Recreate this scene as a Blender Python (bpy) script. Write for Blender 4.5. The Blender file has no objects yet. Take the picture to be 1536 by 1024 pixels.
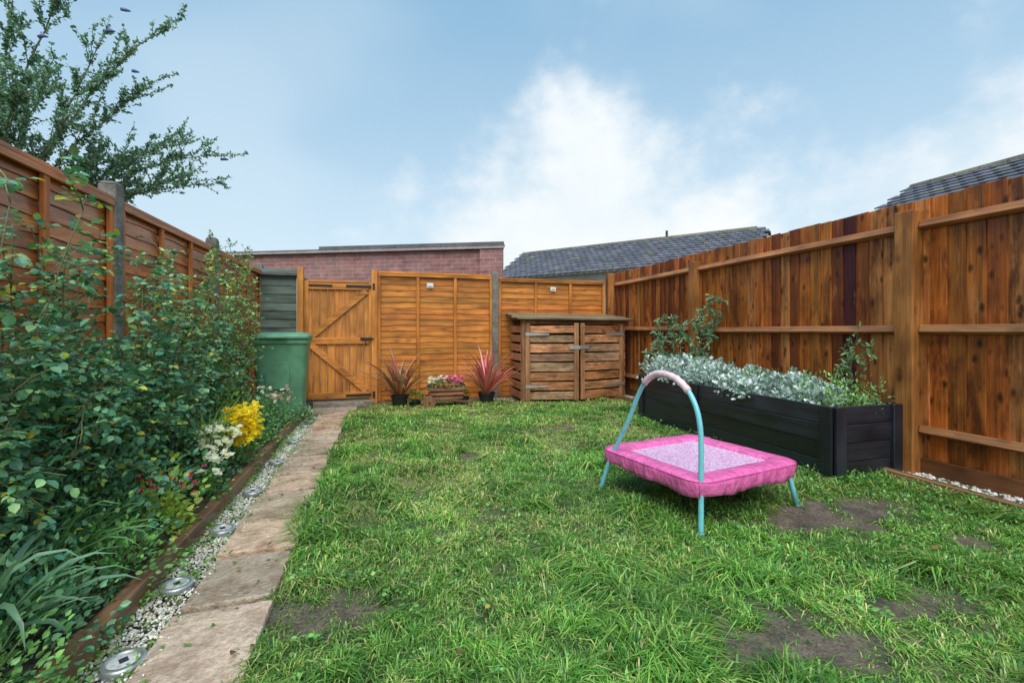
import bpy, math, random
import numpy as np
from mathutils import Vector, Matrix
rng=np.random.default_rng(7); random.seed(7)
scene=bpy.context.scene
COL=bpy.context.collection
R=random.uniform

# ---------------------------------------------------------------- node helper
class NT:
    def __init__(s,name,world=False):
        if world:
            s.m=bpy.data.worlds.new(name); 
        else:
            s.m=bpy.data.materials.new(name)
        s.m.use_nodes=True; s.t=s.m.node_tree; s.t.nodes.clear()
    def n(s,typ,props=None,**ins):
        nd=s.t.nodes.new('ShaderNode'+typ)
        for k,v in (props or {}).items(): setattr(nd,k,v)
        for k,v in ins.items():
            key=int(k[1:]) if k[0]=='i' and k[1:].isdigit() else k.replace('_',' ')
            sock=nd.inputs[key]
            if isinstance(v,bpy.types.NodeSocket): s.t.links.new(v,sock)
            else: sock.default_value=v
        return nd
    def math(s,op,a,b=0.0,c=0.0,clamp=False):
        return s.n('Math',{'operation':op,'use_clamp':clamp},i0=a,i1=b,i2=c).outputs[0]
    def mix(s,f,a,b,mode='MIX'):
        return s.n('MixRGB',{'blend_type':mode},i0=f,i1=a,i2=b).outputs[0]
    def ramp(s,f,stops):
        nd=s.n('ValToRGB',None,i0=f); cr=nd.color_ramp
        while len(cr.elements)<len(stops): cr.elements.new(0.5)
        for e,(p,c) in zip(cr.elements,stops):
            e.position=p
            e.color=(c,c,c,1) if not isinstance(c,(tuple,list)) else (*c[:3],1)
        return nd.outputs[0]
    def noise(s,vec,scale,detail=4,rough=.55,**k):
        return s.n('TexNoise',None,Vector=vec,Scale=scale,Detail=detail,Roughness=rough).outputs[0]
    def scl(s,vec,sc,off=None):
        v=s.n('VectorMath',{'operation':'MULTIPLY'},i0=vec,i1=sc).outputs[0]
        if off is not None: v=s.n('VectorMath',{'operation':'ADD'},i0=v,i1=off).outputs[0]
        return v
    def out(s,sh):
        o=s.t.nodes.new('ShaderNodeOutputMaterial'); s.t.links.new(sh,o.inputs[0]); return s.m
    def bsdf(s,color,rough=.6,bump=None,bs=.3,bd=.01,**k):
        kw=dict(Base_Color=color,Roughness=rough)
        kw.update(k)
        if bump is not None:
            kw['Normal']=s.n('Bump',None,Strength=bs,Distance=bd,Height=bump).outputs[0]
        return s.n('BsdfPrincipled',None,**kw).outputs[0]

def wood(name,axis,knots=.5,rough=.5,contrast=1.0,spec=.3,kscale=1.0,blotch=0.0):
    t=NT(name)
    at=t.n('Attribute',{'attribute_name':'Col'})
    ob=t.n('TexCoord').outputs['Object']
    off=t.math('MULTIPLY',at.outputs['Alpha'],57.3)
    sc=[22,22,22]; sc[axis]=1.3
    n1=t.noise(t.scl(ob,tuple(sc),off),1.0,3,.6)
    sc2=[90,90,90]; sc2[axis]=3
    n2=t.noise(t.scl(ob,tuple(sc2),off),1.0,2,.6)
    n3=t.noise(t.scl(ob,(1,1,1),off),2.3,2,.6)
    a=t.ramp(n1,[(.25,1-.5*contrast),(.5,1),(.8,1+.35*contrast)])
    b=t.ramp(n2,[(.3,1-.28*contrast),(.7,1+.12*contrast)])
    c=t.ramp(n3,[(.3,.66),(.65,1.22)])
    col=t.mix(1,at.outputs['Color'],a,'MULTIPLY')
    col=t.mix(1,col,b,'MULTIPLY'); col=t.mix(1,col,c,'MULTIPLY')
    if blotch>0:
        s4=[8,8,8]; s4[axis]=2.2
        n4=t.noise(t.scl(ob,tuple(s4),off),1.0,4,.68)
        col=t.mix(t.ramp(n4,[(.48,0.0),(.66,blotch)]),col,(.085,.018,.006,1))
        col=t.mix(t.ramp(n4,[(.30,.45),(.40,0.0)]),col,(.60,.27,.09,1))
    if knots>.3:
        sk=[9*kscale,9*kscale,9*kscale]; sk[axis]=4.6*kscale
        dist=t.n('VectorMath',{'operation':'ADD'},i0=t.scl(ob,tuple(sk),off),i1=t.scl(t.n('TexNoise',None,Vector=ob,Scale=30.,Detail=1.).outputs['Color'],(.16,.16,.16))).outputs[0]
        vo=t.n('TexVoronoi',None,Vector=dist,Scale=1.0,Randomness=1.0).outputs['Distance']
        k=t.ramp(vo,[(.06,1.0),(.15,.72),(.26,.0)])
        col=t.mix(t.math('MULTIPLY',k,knots),col,(.04,.011,.004,1))
    return t.out(t.bsdf(col,t.ramp(n3,[(.3,rough-.12),(.7,rough+.15)]),n2,.4,.004,Specular_IOR_Level=spec))

def simple(name,col,rough=.6,nscale=20,var=.25,bump=.2,bd=.004,metal=0,spec=.5,attr=False,detail=3):
    t=NT(name); ob=t.n('TexCoord').outputs['Object']
    n=t.noise(ob,nscale,detail,.6); n2=t.noise(ob,nscale*.13,2,.6)
    base=t.n('Attribute',{'attribute_name':'Col'}).outputs['Color'] if attr else (*col,1)
    c=t.mix(1,base,t.ramp(n,[(.3,1-var),(.7,1+var)]),'MULTIPLY')
    c=t.mix(1,c,t.ramp(n2,[(.3,1-var),(.7,1+var*.6)]),'MULTIPLY')
    return t.out(t.bsdf(c,rough,n if bump>0 else None,bump,bd,Metallic=metal,Specular_IOR_Level=spec))

def leafmat(name,rough=.45,trans=.3,spec=.4):
    t=NT(name); a=t.n('Attribute',{'attribute_name':'Col'}).outputs['Color']
    p=t.bsdf(a,rough,Specular_IOR_Level=spec)
    if trans<=0: return t.out(p)
    tr=t.n('BsdfTranslucent',None,Color=t.mix(1,a,(1.3,1.3,.7,1),'MULTIPLY')).outputs[0]
    m=t.n('MixShader',None,i0=trans,i1=p,i2=tr).outputs[0]
    return t.out(m)

WX=wood('wood_grain_x',0,.35,.5); WY=wood('wood_grain_y',1,.35,.48,1.0,.4); WZ=wood('wood_grain_z',2,.95,.5,1.2,.3,1.35,.85)
WL=wood('wood_left_fence',1,.5,.40,1.2,.55,1.0,.5)
WPOST=wood('wood_post',2,.7,.5,1.1,.3,1.0,.45)
WZ2=wood('wood_gate_z',2,.25,.5,.8)
WXw=wood('wood_rustic_x',0,.6,.55,1.4,.3,1.0,.3); WZw=wood('wood_rustic_z',2,.4,.6,1.2)
BLKX=wood('black_stained_x',0,.2,.36,1.3,.6); BLKY=wood('black_stained_y',1,.2,.36,1.3,.6); BLKZ=wood('black_stained_z',2,.2,.36,1.3,.6)
LEAF=leafmat('leaf',.38,.25,.55); GRASS=leafmat('grass_blade',.42,.3,.5); PETAL=leafmat('petal',.6,.35,.2)
SILVER=leafmat('silver_leaf',.8,0,.1)
BARK=simple('bark',(.1,.07,.05),.8,60,.3,0,attr=True)
CONC=simple('concrete',(.20,.195,.175),.85,45,.35,.4)
METAL=simple('galvanised_metal',(.5,.52,.53),.4,80,.15,.1,metal=.7)
BLACKM=simple('black_iron',(.015,.015,.017),.45,80,.2,.1)
COLM=simple('coloured',(1,1,1),.55,30,.15,0,attr=True)

# ---------------------------------------------------------------- mesh helpers
def finish(ob,parent):
    COL.objects.link(ob)
    if parent is not None: ob.parent=parent
    return ob
def empty(name):
    e=bpy.data.objects.new(name,None); COL.objects.link(e); return e

def mesh_np(name,V,F,C,mat,parent=None,smooth=False):
    V=np.asarray(V,dtype=np.float32); F=np.asarray(F,dtype=np.int32)
    me=bpy.data.meshes.new(name); nv=len(V); nf=len(F); k=F.shape[1]
    me.vertices.add(nv); me.vertices.foreach_set('co',V.ravel())
    me.loops.add(nf*k); me.loops.foreach_set('vertex_index',F.ravel())
    me.polygons.add(nf); me.polygons.foreach_set('loop_start',np.arange(0,nf*k,k,dtype=np.int32))
    if C is not None:
        C=np.asarray(C,dtype=np.float32)
        if C.shape[1]==3: C=np.concatenate([C,np.ones((nv,1),np.float32)],1)
        ca=me.color_attributes.new('Col','FLOAT_COLOR','POINT'); ca.data.foreach_set('color',C.ravel())
    me.update(calc_edges=True)
    me.polygons.foreach_set('use_smooth',np.full(nf,smooth)); me.update()
    me.materials.append(mat)
    return finish(bpy.data.objects.new(name,me),parent)

class B:
    def __init__(s): s.v=[];s.f=[];s.c=[]
    def add(s,vs,fs,col,a=None):
        o=len(s.v); a=R(0,1) if a is None else a
        s.v+= [tuple(v) for v in vs]; s.f+=[tuple(i+o for i in f) for f in fs]
        s.c+=[(col[0],col[1],col[2],a)]*len(vs)
    def box(s,c,d,col=(.5,.5,.5),rot=None,taper=1.0):
        vs=[]
        for z in (-.5,.5):
            tp=taper if z>0 else 1
            for x,y in ((-.5,-.5),(.5,-.5),(.5,.5),(-.5,.5)):
                v=Vector((x*d[0]*tp,y*d[1]*tp,z*d[2]))
                if rot is not None: v=rot@v
                vs.append(v+Vector(c))
        s.add(vs,[(0,3,2,1),(4,5,6,7),(0,1,5,4),(1,2,6,5),(2,3,7,6),(3,0,4,7)],col)
    def prism(s,pts,z0,z1,col):
        n=len(pts); vs=[(p[0],p[1],z0) for p in pts]+[(p[0],p[1],z1) for p in pts]
        s.add(vs,[tuple(range(n-1,-1,-1)),tuple(range(n,2*n))]+[(i,(i+1)%n,n+(i+1)%n,n+i) for i in range(n)],col)
    def tube(s,pts,rad,n=6,col=(.5,.5,.5),cap=True):
        pts=[Vector(p) for p in pts]; L=len(pts)
        if not hasattr(rad,'__len__'): rad=[rad]*L
        vs=[];prev=None
        for i,p in enumerate(pts):
            d=(pts[min(i+1,L-1)]-pts[max(i-1,0)])
            if d.length<1e-9: d=Vector((0,0,1))
            d.normalize()
            if prev is None:
                x=d.orthogonal().normalized()
            else:
                x=(prev-d*prev.dot(d))
                x= x.normalized() if x.length>1e-6 else d.orthogonal().normalized()
            prev=x; y=d.cross(x)
            for k in range(n):
                a=2*math.pi*k/n
                vs.append(p+(x*math.cos(a)+y*math.sin(a))*rad[i])
        fs=[(i*n+k,i*n+(k+1)%n,(i+1)*n+(k+1)%n,(i+1)*n+k) for i in range(L-1) for k in range(n)]
        if cap: fs+=[tuple(range(n-1,-1,-1)),tuple((L-1)*n+k for k in range(n))]
        s.add(vs,fs,col)
    def loft(s,rings,col,cap0=True,cap1=True):
        n=len(rings[0]); vs=[v for r in rings for v in r]
        fs=[(i*n+k,i*n+(k+1)%n,(i+1)*n+(k+1)%n,(i+1)*n+k) for i in range(len(rings)-1) for k in range(n)]
        if cap0: fs.append(tuple(range(n-1,-1,-1)))
        if cap1: fs.append(tuple((len(rings)-1)*n+k for k in range(n)))
        s.add(vs,fs,col)
    def build(s,name,mat,parent=None,bevel=0,smooth=False,seg=1):
        me=bpy.data.meshes.new(name); me.from_pydata(s.v,[],s.f)
        ca=me.color_attributes.new('Col','FLOAT_COLOR','POINT')
        ca.data.foreach_set('color',np.array(s.c,dtype=np.float32).ravel())
        me.polygons.foreach_set('use_smooth',[smooth]*len(me.polygons)); me.update()
        me.materials.append(mat)
        ob=finish(bpy.data.objects.new(name,me),parent)
        if bevel:
            m=ob.modifiers.new('b','BEVEL'); m.width=bevel; m.segments=seg; m.limit_method='ANGLE'
        return ob
def jit(c,a=.15,h=.04):
    k=1+R(-a,a); return tuple(max(0,x*k*(1+R(-h,h))) for x in c)
def rotz(a): return Matrix.Rotation(a,3,'Z')
def rrect(cx,cy,z,w,d,r,n=6,M=None,fn=None):
    out=[]
    for (sx,sy,a0) in ((1,1,0),(-1,1,90),(-1,-1,180),(1,-1,270)):
        for i in range(n+1):
            a=math.radians(a0+90*i/n)
            x=sx*(w/2-r)+r*math.cos(a); y=sy*(d/2-r)+r*math.sin(a)
            v=Vector((x,y,0))
            if M is not None: v=M@v
            out.append(Vector((cx+v.x,cy+v.y,z)))
    return out
_G=rng.random((256,256))
def vnoise(x,y,sc,seed=0):
    x=np.asarray(x)*sc+seed*17.3+100; y=np.asarray(y)*sc+seed*9.1+100
    xi=np.floor(x).astype(int);yi=np.floor(y).astype(int);fx=x-xi;fy=y-yi
    fx=fx*fx*(3-2*fx);fy=fy*fy*(3-2*fy)
    g=lambda a,b:_G[a%256,b%256]
    return (g(xi,yi)*(1-fx)+g(xi+1,yi)*fx)*(1-fy)+(g(xi,yi+1)*(1-fx)+g(xi+1,yi+1)*fx)*fy
def leafT(w=.28,fold=.08,droop=.12):
    V=np.array([[0,0,0],[w*.85,.3,fold],[0,.3,0],[-w*.85,.3,fold],[w*.8,.65,fold-droop*.4],[0,.65,-droop*.3],[-w*.8,.65,fold-droop*.4],[0,1,-droop]],float)
    T=np.array([[0,1,2],[0,2,3],[2,1,4],[2,4,5],[3,2,5],[3,5,6],[5,4,7],[6,5,7]])
    return V,T
def lobedT():
    pts=[(0,0),(.08,.2),(.36,.22),(.12,.38),(.42,.55),(.12,.6),(.26,.88),(0,1),(-.26,.88),(-.12,.6),(-.42,.55),(-.12,.38),(-.36,.22),(-.08,.2)]
    V=np.array([[x,y,.12*abs(x)-.2*y*y] for x,y in pts]+[[0,.45,-.04]],float); n=len(pts)
    return V,np.array([[n,i,(i+1)%n] for i in range(n)])
def frames(A,up=1.0,rnd=.6):
    A=A/np.maximum(np.linalg.norm(A,axis=1,keepdims=True),1e-9); m=len(A)
    U=np.tile([0,0,up],(m,1))+rng.normal(0,rnd,(m,3))
    Z=U-(U*A).sum(1,keepdims=True)*A; Z/=np.maximum(np.linalg.norm(Z,axis=1,keepdims=True),1e-9)
    X=np.cross(A,Z); return np.stack([X,A,Z],2)
def scatter(name,T,P,Rm,S,C,mat,parent=None,smooth=False):
    V,F=T; m=len(P); n=len(V); S=np.asarray(S)
    if S.ndim==1: S=S[:,None]
    VV=np.einsum('mij,nj->mni',Rm,V)*S[:,None,:]+P[:,None,:]
    FF=F[None]+(np.arange(m)*n)[:,None,None]
    return mesh_np(name,VV.reshape(-1,3),FF.reshape(-1,F.shape[1]),np.repeat(C,n,axis=0),mat,parent,smooth)
def palette(m,cols,w=None,var=.25):
    cols=np.array(cols); idx=rng.choice(len(cols),m,p=w)
    return np.clip(cols[idx]*(1+rng.normal(0,var,(m,1))).clip(.4,1.8),0,1)
class Leaves:
    def __init__(s): s.P=[];s.A=[];s.S=[]
    def put(s,p,a,sz): s.P.append(tuple(p)); s.A.append(tuple(a)); s.S.append(sz)
    def build(s,name,T,cols,w,mat,parent,up=1.,rnd=.6,var=.28):
        if not s.P: return
        P=np.array(s.P);A=np.array(s.A);S=np.array(s.S)
        return scatter(name,T,P,frames(A,up,rnd),S,palette(len(P),cols,w,var),mat,parent)
def curve(p0,p1,n,bow=(0,0,0),j=.02):
    p0=Vector(p0);p1=Vector(p1);out=[]
    o=Vector((0,0,0))
    for i in range(n+1):
        t=i/n; out.append(p0.lerp(p1,t)+Vector(bow)*(4*t*(1-t))+o)
        o=o+Vector((R(-j,j),R(-j,j),R(-j,j)))
    return out
RV=lambda: Vector((random.gauss(0,1),random.gauss(0,1),random.gauss(0,1))).normalized()

# ---------------------------------------------------------------- ground
t=NT('ground_soil'); ob=t.n('TexCoord').outputs['Object']
n=t.noise(ob,3,6,.6)
c=t.ramp(n,[(.35,(.05,.035,.022)),(.55,(.07,.075,.03)),(.7,(.06,.1,.03))])
GROUNDM=t.out(t.bsdf(c,.9))
b=B(); b.add([(-250,-250,-.03),(250,-250,-.03),(250,250,-.03),(-250,250,-.03)],[(0,1,2,3)],(1,1,1)); b.build('ground',GROUNDM)

patches=[(2.36,1.93,.50,.24,1.0),(1.40,1.16,.28,.24,1.0),(-.20,1.78,.22,.14,.75),(.75,3.65,.2,.13,.7),(1.84,4.43,.28,.15,.7),(2.7,1.50,.16,.09,.85),(1.0,1.16,.10,.07,.8),(1.9,1.2,.22,.11,.8),(.2,2.9,.07,.07,.6)]
def bare(x,y):
    m=np.zeros_like(x)
    for (a,b_,rx,ry,st) in patches:
        q=1.2-np.sqrt(((x-a)/rx)**2+((y-b_)/ry)**2)+(vnoise(x,y,9,3)-.5)*1.2+(vnoise(x,y,30,5)-.5)*.8
        m=np.maximum(m,np.clip(q*1.3,0,1)*st)
    return m
def yel(x,y):
    far=np.clip((y-1.2)/2.0,.35,1)
    return np.clip((vnoise(x,y,1.5,1)*.40+vnoise(x,y,4.5,2)*.35+vnoise(x,y,13,5)*.25-.41)*4.2,0,1)*far
nx,ny=150,230
gx=np.linspace(-.46,3.78,nx); gy=np.linspace(-1.5,6.76,ny); X,Y=np.meshgrid(gx,gy,indexing='ij')
Z=.006+.012*vnoise(X,Y,2,5)+.008*vnoise(X,Y,8,6)
Z[0,:]=-.03; 
bm=bare(X,Y)[...,None]; yy=yel(X,Y)[...,None]
cc=(1-yy)*np.array([.05,.08,.022])+yy*np.array([.17,.17,.06]); cc=cc*(1-bm)+bm*np.array([.125,.095,.072])
idx=np.arange(nx*ny).reshape(nx,ny)
F=np.stack([idx[:-1,:-1],idx[1:,:-1],idx[1:,1:],idx[:-1,1:]],-1).reshape(-1,4)
SOIL=simple('lawn_soil',(1,1,1),.7,70,.5,.9,.014,attr=True)
mesh_np('lawn',np.stack([X,Y,Z],-1).reshape(-1,3),F,cc.reshape(-1,3),SOIL,None,True)
def in_lawn(x,y):
    ed=-.41+.07*(vnoise(x*0,y,6,8)-.4)+.05*(vnoise(x,y,25,9)-.5)
    ok=(x>ed)&(x<3.40)&(y<6.22+.06*vnoise(x,y,7,3))
    ok&=~((x>2.93)&(x<3.6)&(y>2.33)&(y<4.76))
    ok&=~((x>1.9)&(x<3.6)&(y>6.12))
    return ok
def grass(ncand):
    x=rng.uniform(-.5,3.42,ncand); y=rng.uniform(.35,6.35,ncand)
    d=.277*x+.961*y
    p=np.clip((1.6/np.maximum(d,1.0))**1.25,0,1)
    tuft=vnoise(x,y,19,4)
    p*=.12+1.05*tuft**1.3
    br_=bare(x,y)
    p*=1-.97*br_
    k=(rng.random(ncand)<p)&in_lawn(x,y)
    x=x[k];y=y[k];d=d[k];tuft=tuft[k];br_=br_[k];m=len(x)
    th=rng.uniform(0,2*np.pi,m)*.75+6*vnoise(x,y,7,11)
    big=np.clip((vnoise(x,y,3.3,7)*.55+vnoise(x,y,8,13)*.45-.5)*5,0,1)
    h=(.019+.040*tuft+.046*big)*rng.uniform(.4,1.4,m)*(1-.65*np.clip(br_*1.6,0,1))
    yv=yel(x,y); h*=(1-.38*yv)
    w=(.0013+.00050*d)*rng.uniform(.6,1.5,m)*(1+.35*big)
    bnd=rng.uniform(.3,2.3,m)
    s=np.stack([np.cos(th),np.sin(th),np.zeros(m)],1); l=np.stack([-np.sin(th),np.cos(th),np.zeros(m)],1)
    z=np.array([0,0,1.])
    p0=np.stack([x,y,.008*np.ones(m)],1)
    mid=p0+l*(bnd*.38*h)[:,None]+z*(.62*h)[:,None]
    tip=p0+l*(bnd*h)[:,None]+z*(h*np.maximum(.12,1.0-.42*bnd))[:,None]
    W=w[:,None]
    V=np.stack([p0-s*W,p0+s*W,mid-s*W*.8,mid+s*W*.8,tip],1)
    F=np.array([[0,1,3],[0,3,2],[2,3,4]])[None]+(np.arange(m)*5)[:,None,None]
    g=np.array([[.11,.30,.035],[.17,.39,.055],[.07,.23,.045],[.29,.50,.11]])
    ye=np.array([[.54,.56,.18],[.40,.52,.12],[.62,.56,.28],[.30,.46,.09]])
    ci=rng.integers(0,4,m); isy=rng.random(m)<(.07+.70*yv)
    C=np.where(isy[:,None],ye[ci],g[ci])*rng.uniform(.6,1.25,(m,1))
    C*=(.68+.68*vnoise(x,y,2.7,21))[:,None]*(.78+.4*tuft)[:,None]
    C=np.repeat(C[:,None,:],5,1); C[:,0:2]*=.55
    return V.reshape(-1,3),F.reshape(-1,3),np.clip(C,0,1).reshape(-1,3)
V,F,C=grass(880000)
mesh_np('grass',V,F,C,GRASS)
L=Leaves()
for i in range(900):
    x,y=R(-.35,3.3),R(.7,6.0)
    if vnoise(x,y,1.1,12)*.7+.3*(x/3.3)<.46 or not in_lawn(np.array([x]),np.array([y]))[0]: continue
    if bare(np.array([x]),np.array([y]))[0]>.3: continue
    r=R(.02,.07)
    for k in range(random.randint(8,24)):
        a=R(0,6.28); q=R(0,1)**.5*r
        L.put((x+q*math.cos(a),y+q*math.sin(a),R(.015,.05)),(math.cos(a),math.sin(a),R(-.1,.6)),R(.010,.024))
for i in range(380):
    if random.random()<.6: x,y=R(2.5,3.38),R(1.0,2.33)
    else: x,y=R(2.72,2.93),R(2.3,4.8)
    if bare(np.array([x]),np.array([y]))[0]>.3: continue
    h=R(.02,.10)
    for k in range(12):
        L.put((x+R(-.03,.03),y+R(-.03,.03),h*R(.2,1)),RV()+Vector((0,0,.5)),R(.010,.022))
L.build('lawn_weeds',leafT(.38),[(.12,.33,.06),(.17,.40,.09),(.23,.46,.13)],None,LEAF,None)

# ---------------------------------------------------------------- path slabs
t=NT('sandstone'); ob=t.n('TexCoord').outputs['Object']; at=t.n('Attribute',{'attribute_name':'Col'})
off=t.math('MULTIPLY',at.outputs['Alpha'],31.)
v=t.scl(ob,(1,1,1),off)
n1=t.noise(v,6,5,.65); n2=t.noise(v,45,3,.65); n3=t.noise(t.scl(ob,(.5,1,1)),9,5,.7)
c=t.mix(1,at.outputs['Color'],t.ramp(n1,[(.32,(.66,.56,.50)),(.5,(1,.98,.95)),(.7,(1.25,1.2,1.12))]),'MULTIPLY')
c=t.mix(1,c,t.ramp(n2,[(.3,.72),(.7,1.18)]),'MULTIPLY')
c=t.mix(t.ramp(n3,[(.56,0),(.68,.55)]),c,(.17,.115,.075,1))
h=t.math('ADD',t.math('MULTIPLY',n1,1.5),t.math('MULTIPLY',n2,.4))
SLAB=t.out(t.bsdf(c,t.ramp(n3,[(.35,.5),(.6,.18)]),h,.8,.025))
b=B(); y=.2
k=0
while y<6.0:
    L_=[.38,.45,.36,.52,.42][k%5]; k+=1
    rot=Matrix.Rotation(R(-.025,.025),3,'X')@Matrix.Rotation(R(-.03,.03),3,'Y')@rotz(R(-.02,.02))
    w_,l_=.325+R(-.014,.014),L_-.036; xc,yc=-.56+R(-.01,.01),y+L_/2; top=.032+R(-.004,.004)
    ps=[]; nn=9
    for (ax,ay,bx2,by2) in ((-1,-1,1,-1),(1,-1,1,1),(1,1,-1,1),(-1,1,-1,-1)):
        for i in range(nn):
            u=i/nn; ps.append(((ax+(bx2-ax)*u)*w_/2+R(-.004,.004),(ay+(by2-ay)*u)*l_/2+R(-.004,.004)))
    rings=[[Vector((xc,yc,0))+rot@Vector((px*sc_,py*sc_,0))+Vector((0,0,zz)) for px,py in ps] for zz,sc_ in ((-.03,1.01),(top-.009,1.0),(top-.002,.99),(top,.975))]
    b.loft(rings,jit(random.choice([(.58,.44,.32),(.55,.40,.30),(.50,.40,.32)]),.14,.05)); y+=L_
b.box((-.62,6.28,.0),(.62,.36,.05),(.46,.38,.3))
b.box((-.58,6.58,.025),(.95,.2,.1),(.27,.25,.21))
b.build('garden_path',SLAB,None)
b=B(); b.add([(-.88,-1,-.006),(-.38,-1,-.006),(-.38,6.2,-.006),(-.88,6.2,-.006)],[(0,1,2,3)],(.07,.055,.04)); b.build('path_bed',SOIL)

import bmesh
bmm=bmesh.new(); bmesh.ops.create_icosphere(bmm,subdivisions=1,radius=1.0)
PV=np.array([v.co[:] for v in bmm.verts]); PF=np.array([[v.index for v in f.verts] for f in bmm.faces]); bmm.free()
PV=PV*(1+rng.normal(0,.10,(len(PV),1)))
def pebbles(name,m,xr,yr,size,z0,cols,parent=None):
    x=rng.uniform(*xr,m);y=rng.uniform(*yr,m)
    z=z0+rng.uniform(0,size*.9,m)
    Rm=frames(rng.normal(0,1,(m,3)),0,1)
    S=rng.uniform(.55,1.2,m)*size
    V=PV*np.array([1,.75,.55])
    return scatter(name,(V,PF),np.stack([x,y,z],1),Rm,S,palette(m,cols,None,.15),PEB,parent,True)
PEB=simple('pebble',(1,1,1),.6,90,.2,0,attr=True)
cream=[(.82,.79,.66),(.88,.86,.79),(.66,.61,.48),(.76,.70,.54),(.9,.89,.86),(.46,.41,.3)]
g=empty('gravel')
pebbles('path_gravel',9000,(-.875,-.725),(.3,5.9),.0085,-.002,cream,g)
pebbles('spill_gravel',420,(-.74,-.67),(.3,5.9),.006,.028,cream,g)
pebbles('back_gravel',5000,(-1.1,3.6),(6.2,6.74),.012,.0,cream,g)
pebbles('fence_pebbles',2600,(3.44,3.76),(-.2,2.6),.019,.0,[(.7,.63,.56),(.8,.77,.72),(.62,.52,.44),(.85,.84,.82)],g)
pebbles('fence_pebbles_far',1500,(3.44,3.76),(4.6,6.7),.019,.0,[(.7,.63,.56),(.8,.77,.72),(.62,.52,.44)],g)
L=Leaves()
for i in range(300):
    x,y=random.choice([(R(-.88,-.72),R(1.0,6))]*2+[(R(-.74,-.70),R(1,6))]+[(R(-.88,-.83),R(1,5))]*2); r=R(.01,.04)
    for k in range(random.randint(6,20)):
        a=R(0,6.28);L.put((x+r*math.cos(a)*R(0,1),y+r*math.sin(a)*R(0,1),R(.01,.035)),(math.cos(a),math.sin(a),R(0,.8)),R(.007,.018))
for i in range(60):
    x,y=R(-.7,-.42),R(1,6)
    for k in range(5): a=R(0,6.28);L.put((x,y,.036),(math.cos(a),math.sin(a),R(0,.3)),R(.006,.016))
L.build('gravel_weeds',leafT(.36),[(.14,.32,.05),(.22,.42,.09)],None,LEAF,None)

b=B(); y=-.6
while y<5.45:
    b.box((-.905+R(-.006,.006),y+.6,.035+R(-.005,.005)),(.06,1.19,.10),jit((.28,.145,.08),.15)); y+=1.2
b.build('bed_edging_board',WL,None,.008,seg=2)
b=B()
for (y0,y1) in ((-.6,2.34),(4.78,6.72)):
    for i in range(4):
        b.box((3.405,(y0+y1)/2,.012+.021*i),(.032,y1-y0,.017),jit((.42,.24,.11),.08))
    b.box((3.41,(y0+y1)/2,.045),(.025,y1-y0,.085),(.2,.11,.05))
b.build('lawn_edging_board',WY,None,.003)
nx,ny=24,120
gx=np.linspace(-1.62,-.93,nx); gy=np.linspace(-.6,5.5,ny); X,Y=np.meshgrid(gx,gy,indexing='ij')
Z=.03+.05*vnoise(X,Y,5,3)+.03*vnoise(X,Y,18,2)
idx=np.arange(nx*ny).reshape(nx,ny); F=np.stack([idx[:-1,:-1],idx[1:,:-1],idx[1:,1:],idx[:-1,1:]],-1).reshape(-1,4)
mesh_np('flower_bed_soil',np.stack([X,Y,Z],-1).reshape(-1,3),F,np.tile([.09,.06,.04],(nx*ny,1)),SOIL,None,True)

LENS=simple('light_lens',(.6,.62,.6),.25,60,.1,0); 
for (x,y) in ((-.765,1.68),(-.79,2.13),(-.785,2.66),(-.785,3.23),(-.775,3.9),(-.775,4.6),(-.775,5.3)):
    e=empty('solar_ground_light'); 
    def ring(r,z,n=28): return [Vector((x+r*math.cos(6.2832*i/n),y+r*math.sin(6.2832*i/n),z)) for i in range(n)]
    b=B(); b.loft([ring(.058,0),ring(.06,.026),ring(.056,.032),ring(.043,.033),ring(.041,.028)],(0,0,0),True,False); b.build('rim',METAL,e,0,True)
    b=B(); b.loft([ring(.041,.02),ring(.041,.0285),ring(.02,.03)],(0,0,0)); b.build('lens',LENS,e)
    b=B()
    for i in range(8):
        a=i*math.pi/4; b.tube([(x+.028*math.cos(a),y+.028*math.sin(a),.0285),(x+.028*math.cos(a),y+.028*math.sin(a),.0315)],.0055,8,(.5,.5,.45))
    b.box((x,y,.031),(.022,.022,.004),(.03,.03,.05),rotz(.6))
    b.build('solar_cell',COLM,e)

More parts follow.
